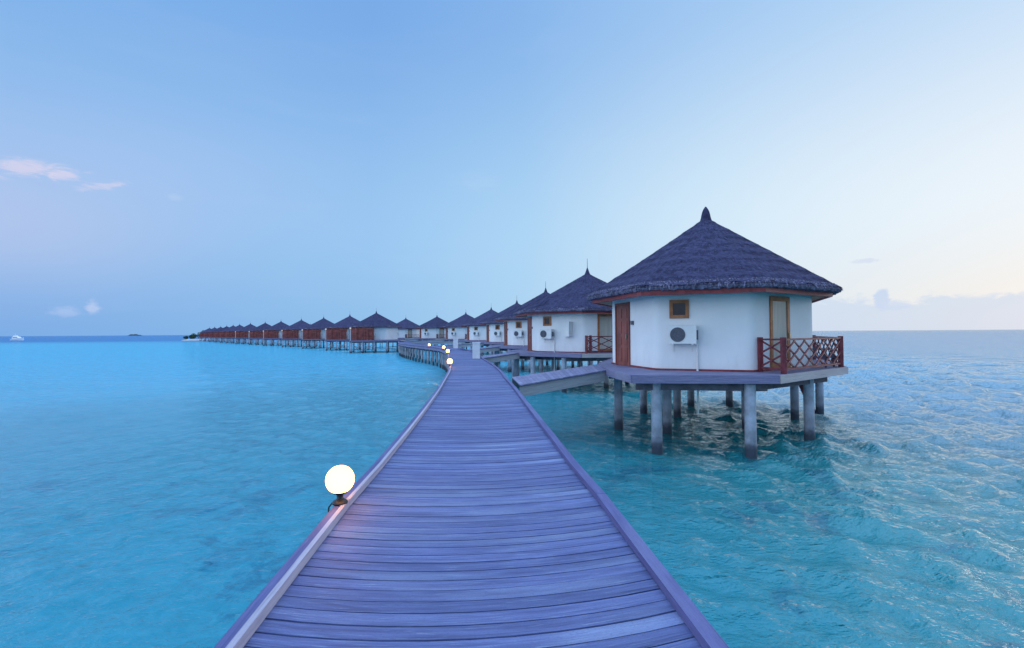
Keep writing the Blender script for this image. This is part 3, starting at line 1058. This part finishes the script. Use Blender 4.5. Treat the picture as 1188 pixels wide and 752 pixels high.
# the regular villa
def ang(r, d):
    return (r * math.cos(R(d)), r * math.sin(R(d)))
A8 = [-157.5 + 45 * k for k in range(8)]
W2 = [ang(4.05, a) for a in A8]
E2 = [ang(5.05, a) for a in A8]
D2 = [ang(5.3, -157.5), ang(5.3, -112.5), ang(5.5, -67.5), ang(6.2, -22.5), ang(6.2, 20), ang(5.2, 67.5), ang(5.2, 112.5), ang(5.2, 157.5)]
rail2 = [ang(4.0, -62), ang(5.25, -65), ang(6.0, -22.5), ang(6.0, 18), ang(4.0, 20)]
st2 = [ang(4.9, a) for a in (-155, -128, -105, -80, -45, -10, 25, 70, 115, 160)] + [ang(2.6, a) for a in (-120, -40, 40, 130)]
bm2 = [(ang(4.9, -155), ang(4.9, -105)), (ang(4.9, -128), ang(4.9, -45)), (ang(4.9, -80), ang(5.2, -10)), (ang(4.9, 160), ang(4.9, 25)), (ang(4.9, -155), ang(4.9, -10))]
HUTS = [(682, 31.6), (633.4, 45.6), (599.8, 62.5), (570, 79), (540.5, 96.5), (507, 112), (470.8, 126)]
LAB = ['white stilt villa beside the nearest one, with an open white shutter on its wall',
       'third villa up the boardwalk, its roof half hidden by the roof with the shutter wall',
       'fourth white villa up the boardwalk, just right of the nearer white bollard',
       'fifth white villa up the boardwalk, directly behind the nearer white bollard',
       'sixth white villa up the boardwalk, behind the farther white bollard',
       'seventh white villa up the boardwalk, where the walkway bends left',
       'small eighth villa with white walls, right next to the first red screened villa']
def put_villa(o, pxx, Y):
    X = (pxx - 594) / 560 * Y
    al = math.degrees(math.atan2(X, Y))
    o.location = (X, Y, WATER)
    return X, al
proto = empty('water_villa', (0, 0, WATER))
build_villa(proto, W2, E2, D2, rail2, st2, n_strand=1800, beams=bm2)
h2 = empty('water_villa', (0, 0, WATER))
villas = []
index_kids(proto)
# the second villa has a shutter: a mesh of its own on a copy
for i, (pxx, Y) in enumerate(HUTS):
    if i == 0:
        o = h2
        for ch_ in KIDS[proto.name]:
            copy_tree(ch_, h2)
        frB, _ = frame_of([Vector((*p, 0)) for p in W2], 1)
        m_ = MB(); F_ = -WATER + FLOOR
        m_.fbox(frB, 2.36, 2.42, F_ + .95, F_ + 1.80, .0, .50)
        m_.fbox(frB, 1.95, 2.36, F_ + .93, F_ + .97, .0, .35)
        m_.build('shutter', M['plastic'], h2)
    else:
        o = proto if i == 1 else copy_tree(proto)
    X, al = put_villa(o, pxx, Y)
    o.rotation_euler = (0, 0, R(-al - 26))
    tag(o, LAB[i], 'villa', VG)
    villas.append(o)

# villas with red screens on the lagoon side
sproto = empty('water_villa', (0, 0, WATER))
D3 = [ang(5.6, -157.5), ang(5.6, -112.5), ang(5.6, -67.5), ang(5.4, -22.5), ang(5.2, 20), ang(5.2, 67.5), ang(5.2, 112.5), ang(5.2, 157.5)]
D3 = [(-4.8, -2.0), (-4.8, -5.15), (3.9, -5.15), (5.2, -2.0)] + D3[4:]
st3 = [(-4.5, -4.9), (-2.6, -4.9), (-.6, -4.9), (1.6, -4.9), (3.6, -4.9), (4.7, -1.9), (-4.6, -2), (-2, -2), (2, -2), (-4, 2), (0, 2), (4, 2), (2.2, 4.5), (-2.2, 4.5)]
bm3 = [((-4.7, -4.9), (3.8, -4.9)), ((-4.6, -2), (4.8, -2)), ((-4.5, 2), (4.5, 2))]
build_villa(sproto, W2, E2, D3, None, st3, n_strand=700, beams=bm3, screen=True, plain=True)
m_ = MB()
for x0, x1 in ((-4.5, -2.6), (-2.6, -.6)):
    m_.bar((x0, -4.9, 1.7), (x1, -4.9, .1), .07, .12)
    m_.bar((x1, -4.82, 1.7), (x0, -4.82, .1), .07, .12)
m_.build('brace', M['jetty_post'], sproto)
index_kids(sproto)
SH = [(436.6, 90), (405.9, 104), (375.5, 118), (349.6, 132), (326, 147), (307.7, 162), (290.5, 176), (278, 192), (270.5, 206), (263, 222), (256, 240), (249, 258), (243, 278)]
nth = ['first', 'second', 'third', 'fourth', 'fifth', 'sixth', 'seventh', 'eighth', 'ninth', 'tenth', 'eleventh', 'twelfth', 'thirteenth']
LABS = ['largest red screened villa, the one with a wide bare white wall at its right end']
for k in range(1, 12):
    LABS.append(f'{nth[k]} red screened villa counting leftwards from the one with the wide white wall')
LABS.append('farthest red screened villa, at the green island end of the row')
for i, (pxx, Y) in enumerate(SH):
    o = sproto if i == 0 else copy_tree(sproto)
    X, al = put_villa(o, pxx, Y)
    o.rotation_euler = (0, 0, R(-al + (3 if i == 0 else 0)))
    tag(o, LABS[i], 'villa', 'red screened villas along the lagoon')
    villas.append(o)
# one roof tip behind the row
o = copy_tree(proto)
X, al = put_villa(o, 360, 196)
o.rotation_euler = (0, 0, R(-al - 26))
tag(o, 'villa behind the red screened row, only its roof tip showing between two roofs', 'villa', 'villas behind the red screened row')

# pole lamps by the screens
PG = 'white globe lamps on poles by the red screens'
pole = empty('pole_lamp', (0, 0, FLOOR))
m_ = MB(); m_.tube((0, 0, 0), (0, 0, 2.0), .05, .04, 8); m_.build('pole', M['concrete_white'], pole, True)
m_ = MB(); m_.lathe([(.02, 1.98)] + [(.15 * math.sin(math.pi * k / 10), 2.13 - .15 * math.cos(math.pi * k / 10)) for k in range(1, 10)] + [(.02, 2.28)], (0, 0, 0), 12)
m_.build('globe', M['pole_globe'], pole, True)
index_kids(pole)
for i in range(7):
    o = pole if i == 0 else copy_tree(pole)
    v = villas[7 + i]
    a = v.rotation_euler.z
    lp = Matrix.Rotation(a, 3, 'Z') @ Vector((-4.95 + (.3 if i % 2 else 0), -5.0, 0))
    q = v.location + lp
    o.location = (q.x, q.y, FLOOR)
    # stands on the corner of the platform
    lp = Matrix.Rotation(a, 3, 'Z') @ Vector((-4.62, -5.11, 0))
    q = v.location + lp
    o.location = (q.x, q.y, FLOOR + .012)
    tag(o, f'white globe lamp on a pole at the left corner of the {"largest" if i == 0 else nth[i]} red screened villa', 'lamp', PG)

# ================================================================== BRIDGES
def bridge(a0, a1, c0, c1, label, group, cover):
    """a0,a1: near edge from walkway to villa; c0,c1: far edge. top rises from the walkway to the villa platform"""
    z0, z1 = .012, FLOOR - .03
    A0, A1, C0, C1_ = (Vector((*p, 0)) for p in (a0, a1, c0, c1))
    mid = (A0 + C1_) / 2
    root = empty('bridge', (mid.x, mid.y, WATER))
    tag(root, label, 'bridge', group)
    off = Vector((mid.x, mid.y, WATER))
    L = (A1 - A0).length
    n = max(6, int(L / .135))
    m_ = MB()
    for k in range(n):
        f0, f1 = k / n, (k + 1) / n - .008 / L
        P = [A0.lerp(A1, f0), A0.lerp(A1, f1), C0.lerp(C1_, f1), C0.lerp(C1_, f0)]
        zz = [z0 + (z1 - z0) * f for f in (f0, f1, f1, f0)]
        lo = [p + Vector((0, 0, z - .035)) - off for p, z in zip(P, zz)]
        hi = [p + Vector((0, 0, z)) - off for p, z in zip(P, zz)]
        m_.hexa([lo[0], lo[3], lo[2], lo[1], hi[0], hi[3], hi[2], hi[1]][0:0] or [lo[0], lo[1], lo[2], lo[3], hi[0], hi[1], hi[2], hi[3]], min(1, max(0, random.gauss(.55, .2))))
    m_.build('plank_deck', M['deck'], root)
    inw = (C0 - A0).normalized()
    for p, q, sg in ((A0, A1, 1), (C0, C1_, -1)):
        m_ = MB()
        d = inw * sg * .07
        B0, B1 = p + d, q + d
        n2 = inw * sg * .045
        za, zb_ = z0 - .06, z1 - .06
        pts = [B0 + Vector((0, 0, za - .30)), B1 + Vector((0, 0, zb_ - .30)), B1 + n2 + Vector((0, 0, zb_ - .30)), B0 + n2 + Vector((0, 0, za - .30)),
               B0 + Vector((0, 0, za)), B1 + Vector((0, 0, zb_)), B1 + n2 + Vector((0, 0, zb_)), B0 + n2 + Vector((0, 0, za))]
        pts = [x - off for x in pts]
        if sg < 0:
            pts = [pts[i] for i in (3, 2, 1, 0, 7, 6, 5, 4)]
        m_.hexa(pts, .6)
        m_.build('side_board', M['pale_wood'], root)
    for f in (() if 'nearest' in label else (.45,)):
        for p, q in ((A0.lerp(C0, .15), A1.lerp(C1_, .15)), (A0.lerp(C0, .85), A1.lerp(C1_, .85))):
            r = p.lerp(q, f) - off
            m_ = MB(); m_.tube((r.x, r.y, -1.8), (r.x, r.y, 1.66), .09, .08, 8)
            m_.build('post', M['jetty_post'], root, True)
    return root
BG = 'plank bridges from the boardwalk to the villas'
bridge((.22, 13.75), (2.98, 15.42), (-.02, 16.2), (3.30, 18.3), 'plank bridge rising from the boardwalk to the nearest villa', BG, None)
BL = ['second villa, the one with the open white shutter', 'third villa along the boardwalk', 'fourth villa along the boardwalk', 'fifth villa along the boardwalk',
      'sixth villa along the boardwalk', 'seventh villa along the boardwalk', 'eighth villa along the boardwalk']
for i in range(7):
    v = villas[i]
    a = v.rotation_euler.z
    Mz = Matrix.Rotation(a, 3, 'Z')
    p1 = v.location + Mz @ Vector((*ang(5.22, -114), 0))
    p2 = v.location + Mz @ Vector((*ang(5.22, -156), 0))
    e = (p1 - p2).normalized()
    m1 = p1 - e * .25
    m2 = m1 - e * 1.9
    # meet the walkway's right edge
    def edge_pt(p):
        best = None
        for s_ in np.arange(0, ARC[-1], .4):
            q, t, rt = at_arc(s_)
            q = q + rt * (half(q.y) + .05)
            d = (q - Vector((p.x, p.y, 0))).length
            if best is None or d < best[0]:
                best = (d, s_)
        return best[1]
    s1 = edge_pt((m1 + m2) / 2) - 1.6
    q, t, rt = at_arc(s1)
    e1 = q + rt * (half(q.y) + .065)
    q, t, rt = at_arc(s1 + 1.9)
    e2 = q + rt * (half(q.y) + .065)
    bridge((e1.x, e1.y), (m1.x, m1.y), (e2.x, e2.y), (m2.x, m2.y), f'plank bridge from the boardwalk to the {BL[i]}', BG, None)

# ================================================================== LAMPS, BOLLARDS
LG = 'lit globe lamps on the left kerb of the boardwalk'
lamp = empty('globe_lamp', (0, 0, 0))
m_ = MB(); m_.lathe([(.062, 0), (.066, .012), (.058, .024), (.036, .034), (.026, .05), (.026, .075), (.045, .085), (.066, .098), (.070, .108), (.05, .112)], (0, 0, 0), 20)
m_.build('base', M['metal'], lamp, True)
m_ = MB()
cz, rg = .202, .117
m_.lathe([(.05, cz - .1065)] + [(rg * math.sin(t_), cz - rg * math.cos(t_)) for t_ in np.linspace(.44, math.pi - .05, 22)], (0, 0, 0), 32)
m_.build('globe', M['globe'], lamp, True)
m_ = MB()
m_.tube((-.06, -.02, .012), (-.085, -.03, -.02), .007, .007, 6); m_.tube((-.085, -.03, -.02), (-.085, -.03, -.10), .007, .007, 6)
m_.build('cable', M['metal'], lamp)
index_kids(lamp)
LL = ['glowing white globe lamp on a black foot, by far the nearest on the left kerb', 'second nearest glowing globe lamp, low on the left kerb before the bend',
      'third glowing globe lamp along the left kerb, close above the second', 'fourth glowing globe lamp along the left kerb, farther round the bend',
      'farthest and smallest glowing globe lamp, far round the bend']
for i, Y in enumerate((4.2, 21.3, 33.5, 43.0, 52.0)):
    o = lamp if i == 0 else copy_tree(lamp)
    q, t, rt = at_arc(arc_of_y(Y))
    q = q - rt * (half(q.y) + .025)
    o.location = (q.x, q.y, .0605)
    o.rotation_euler = (0, 0, math.atan2(-t.x, t.y))
    tag(o, LL[i], 'lamp', LG)
bo = empty('bollard', (0, 0, 0))
m_ = MB(); m_.box((-.21, -.21, 0), (.21, .21, .88)); m_.build('body', M['concrete_white'], bo)
m_ = MB(); m_.box((-.235, -.235, .882), (.235, .235, .95)); m_.build('cap', M['concrete_white'], bo)
index_kids(bo)
for i, (Y, lab) in enumerate(((28.2, 'nearer and taller looking white square bollard on the right edge of the boardwalk'),
                              (47.5, 'farther white square bollard, small, where the boardwalk bends left'))):
    o = bo if i == 0 else copy_tree(bo)
    q, t, rt = at_arc(arc_of_y(Y))
    q = q + rt * (half(q.y) - .29)
    o.location = (q.x, q.y, .004)
    tag(o, lab, 'bollard', 'white bollards on the boardwalk')

# ================================================================== FAR THINGS
# motor yacht
by = empty('motor_yacht', (-389, 380, WATER), R(-12))
tag(by, 'small white motor yacht far out on the left horizon', 'boat')
m_ = MB()
secs = [(-5.6, 1.7, 1.3), (-3, 1.9, 1.35), (0, 1.9, 1.5), (3, 1.5, 1.8), (5.0, .7, 2.05), (6.2, .05, 2.25)]
for x, hw_, zt_ in secs:
    m_.v += [(x, -hw_, zt_), (x, -hw_ * .8, -.3), (x, hw_ * .8, -.3), (x, hw_, zt_)]
for k in range(len(secs) - 1):
    a0, a1 = 4 * k, 4 * (k + 1)
    for i in range(4):
        j = (i + 1) % 4
        m_.face((a0 + i, a0 + j, a1 + j, a1 + i))
m_.face((3, 2, 1, 0)); m_.face((20, 21, 22, 23))
m_.build('hull', M['boat'], by)
m_ = MB(); m_.hexa([(-4.2, -1.4, 1.4), (2.6, -1.2, 1.6), (2.6, 1.2, 1.6), (-4.2, 1.4, 1.4), (-4.0, -1.2, 2.9), (1.0, -1.0, 2.9), (1.0, 1.0, 2.9), (-4.0, 1.2, 2.9)])
cb = m_.build('cabin', M['boat'], by)
m_ = MB(); m_.box((-3.4, -1.36, 2.15), (.9, 1.36, 2.6)); m_.build('window_band', M['boat_glass'], cb)
m_ = MB(); m_.hexa([(-3.6, -1.0, 2.91), (-.4, -.9, 2.91), (-.4, .9, 2.91), (-3.6, 1.0, 2.91), (-3.5, -.8, 3.7), (-1.4, -.7, 3.7), (-1.4, .7, 3.7), (-3.5, .8, 3.7)])
m_.build('flybridge', M['boat'], by)
m_ = MB(); m_.tube((-2.6, 0, 3.7), (-2.9, 0, 5.6), .09, .04, 6); m_.build('mast', M['boat'], by)

# distant island on the horizon
m_ = MB()
K = 24
Xc, Yc = (156 - 594) / 560 * 3000, 3000
for k in range(K + 1):
    f = -1 + 2 * k / K
    h = max(0, (1 - f * f)) ** .5 * 9 * (1 + .25 * math.sin(9 * f) + random.uniform(-.1, .1))
    for yo, hh in ((-25, 0), (-8, h), (8, h), (25, 0)):
        m_.v.append((Xc + f * 36, Yc + yo, WATER - .4 + hh))
for k in range(K):
    for i in range(3):
        m_.face((4 * k + i, 4 * k + i + 1, 4 * k + 4 + i + 1, 4 * k + 4 + i))
tag(m_.build('distant_island', M['far_land']), 'tiny dark island on the horizon between the yacht and the villas', 'island', kind='structure')

# island at the end of the row
m_ = MB()
IX, IY = (231 - 594) / 560 * 300, 300
K = 40
prof = [(1.0, -.5), (.9, .15), (.6, .7), (.0, .9)]
for r, z in prof:
    for k in range(K):
        an = 2 * math.pi * k / K
        rr = r * (1 + .12 * math.sin(3 * an + 1))
        m_.v.append((IX + rr * 11 * math.cos(an), IY + rr * 8 * math.sin(an), WATER + z))
for j in range(3):
    for k in range(K):
        kk = (k + 1) % K
        m_.face((j * K + k, j * K + kk, (j + 1) * K + kk, (j + 1) * K + k))
tag(m_.build('sandy_island', M['sand'], smooth=True), 'low sandy islet with green trees at the far end of the villas', 'island', kind='structure')
TG = 'bushy trees on the sandy islet'
for i, (dx_, dy_, r_, h_) in enumerate([(-7.5, -1, 1.3, 2.0), (-4.8, 0, 1.6, 2.7), (-2.0, -2, 1.9, 3.6), (.9, 0, 2.2, 4.4), (4.0, -1, 2.3, 4.9), (7.2, 0, 2.2, 4.6)]):
    rt_ = empty('bushy_tree', (IX + dx_, IY + dy_, WATER + .6))
    words = ['lowest green bush at the waterside tip of the sandy islet', 'second green bush from the waterside tip of the islet', 'third green tree from the waterside tip of the islet',
             'fourth green tree from the waterside tip of the islet', 'tallest green tree on the sandy islet', 'green tree on the islet closest to the red screened villas']
    tag(rt_, words[i], 'tree', TG)
    m_ = MB(); m_.tube((0, 0, -.3), (.1, 0, h_ * .5), .16, .09, 7)
    for k in range(4):
        a_ = k * 1.6
        m_.tube((.1, 0, h_ * .42), (r_ * .5 * math.cos(a_), r_ * .5 * math.sin(a_), h_ * .7), .07, .03, 5)
    m_.build('trunk', M['trunk'], rt_)
    m_ = MB()
    rr = random.Random(i)
    for _ in range(520):
        while True:
            q = Vector((rr.uniform(-1, 1), rr.uniform(-1, 1), rr.uniform(-1, 1)))
            if .25 < q.length < 1 + .2 * math.sin(5 * q.x + i):
                break
        c = Vector((q.x * r_, q.y * r_, h_ * .58 + q.z * h_ * .45))
        u = Vector((rr.gauss(0, 1), rr.gauss(0, 1), rr.gauss(0, .6))).normalized() * rr.uniform(.15, .3)
        v_ = u.cross(Vector((rr.gauss(0, 1), rr.gauss(0, 1), rr.gauss(0, 1)))).normalized() * rr.uniform(.1, .2)
        bb = len(m_.v)
        m_.v += [tuple(c - u), tuple(c + v_), tuple(c + u), tuple(c - v_)]
        m_.face((bb, bb + 1, bb + 2, bb + 3), rr.random())
    m_.build('crown', M['leaf'], rt_)
pt = empty('palm_tree', (IX + 1.2, IY + 1, WATER + .7))
tag(pt, 'thin palm tree rising above the bushes of the sandy islet', 'tree')
m_ = MB()
for k in range(6):
    m_.tube((.08 * k * k * .2, 0, k * .95 - .3), (.08 * (k + 1) ** 2 * .2, 0, (k + 1) * .95 - .3), .13 - .01 * k, .12 - .01 * k, 7)
m_.build('trunk', M['trunk'], pt)
m_ = MB()
for k in range(14):
    a_ = k * 2.4
    e_ = random.uniform(-.1, .9)
    prev = Vector((.58, 0, 5.4))
    for j in range(5):
        f = (j + 1) / 5
        nxt = Vector((.58 + 1.5 * f * math.cos(a_), 1.5 * f * math.sin(a_), 5.4 + e_ * f * 1.3 - 1.3 * f * f))
        sd = Vector((-math.sin(a_), math.cos(a_), 0)) * .2 * (1 - .7 * f)
        bb = len(m_.v)
        m_.v += [tuple(prev - sd), tuple(prev + sd), tuple(nxt + sd * .8), tuple(nxt - sd * .8)]
        m_.face((bb, bb + 1, bb + 2, bb + 3), random.random())
        prev = nxt
m_.build('crown', M['palm'], pt)
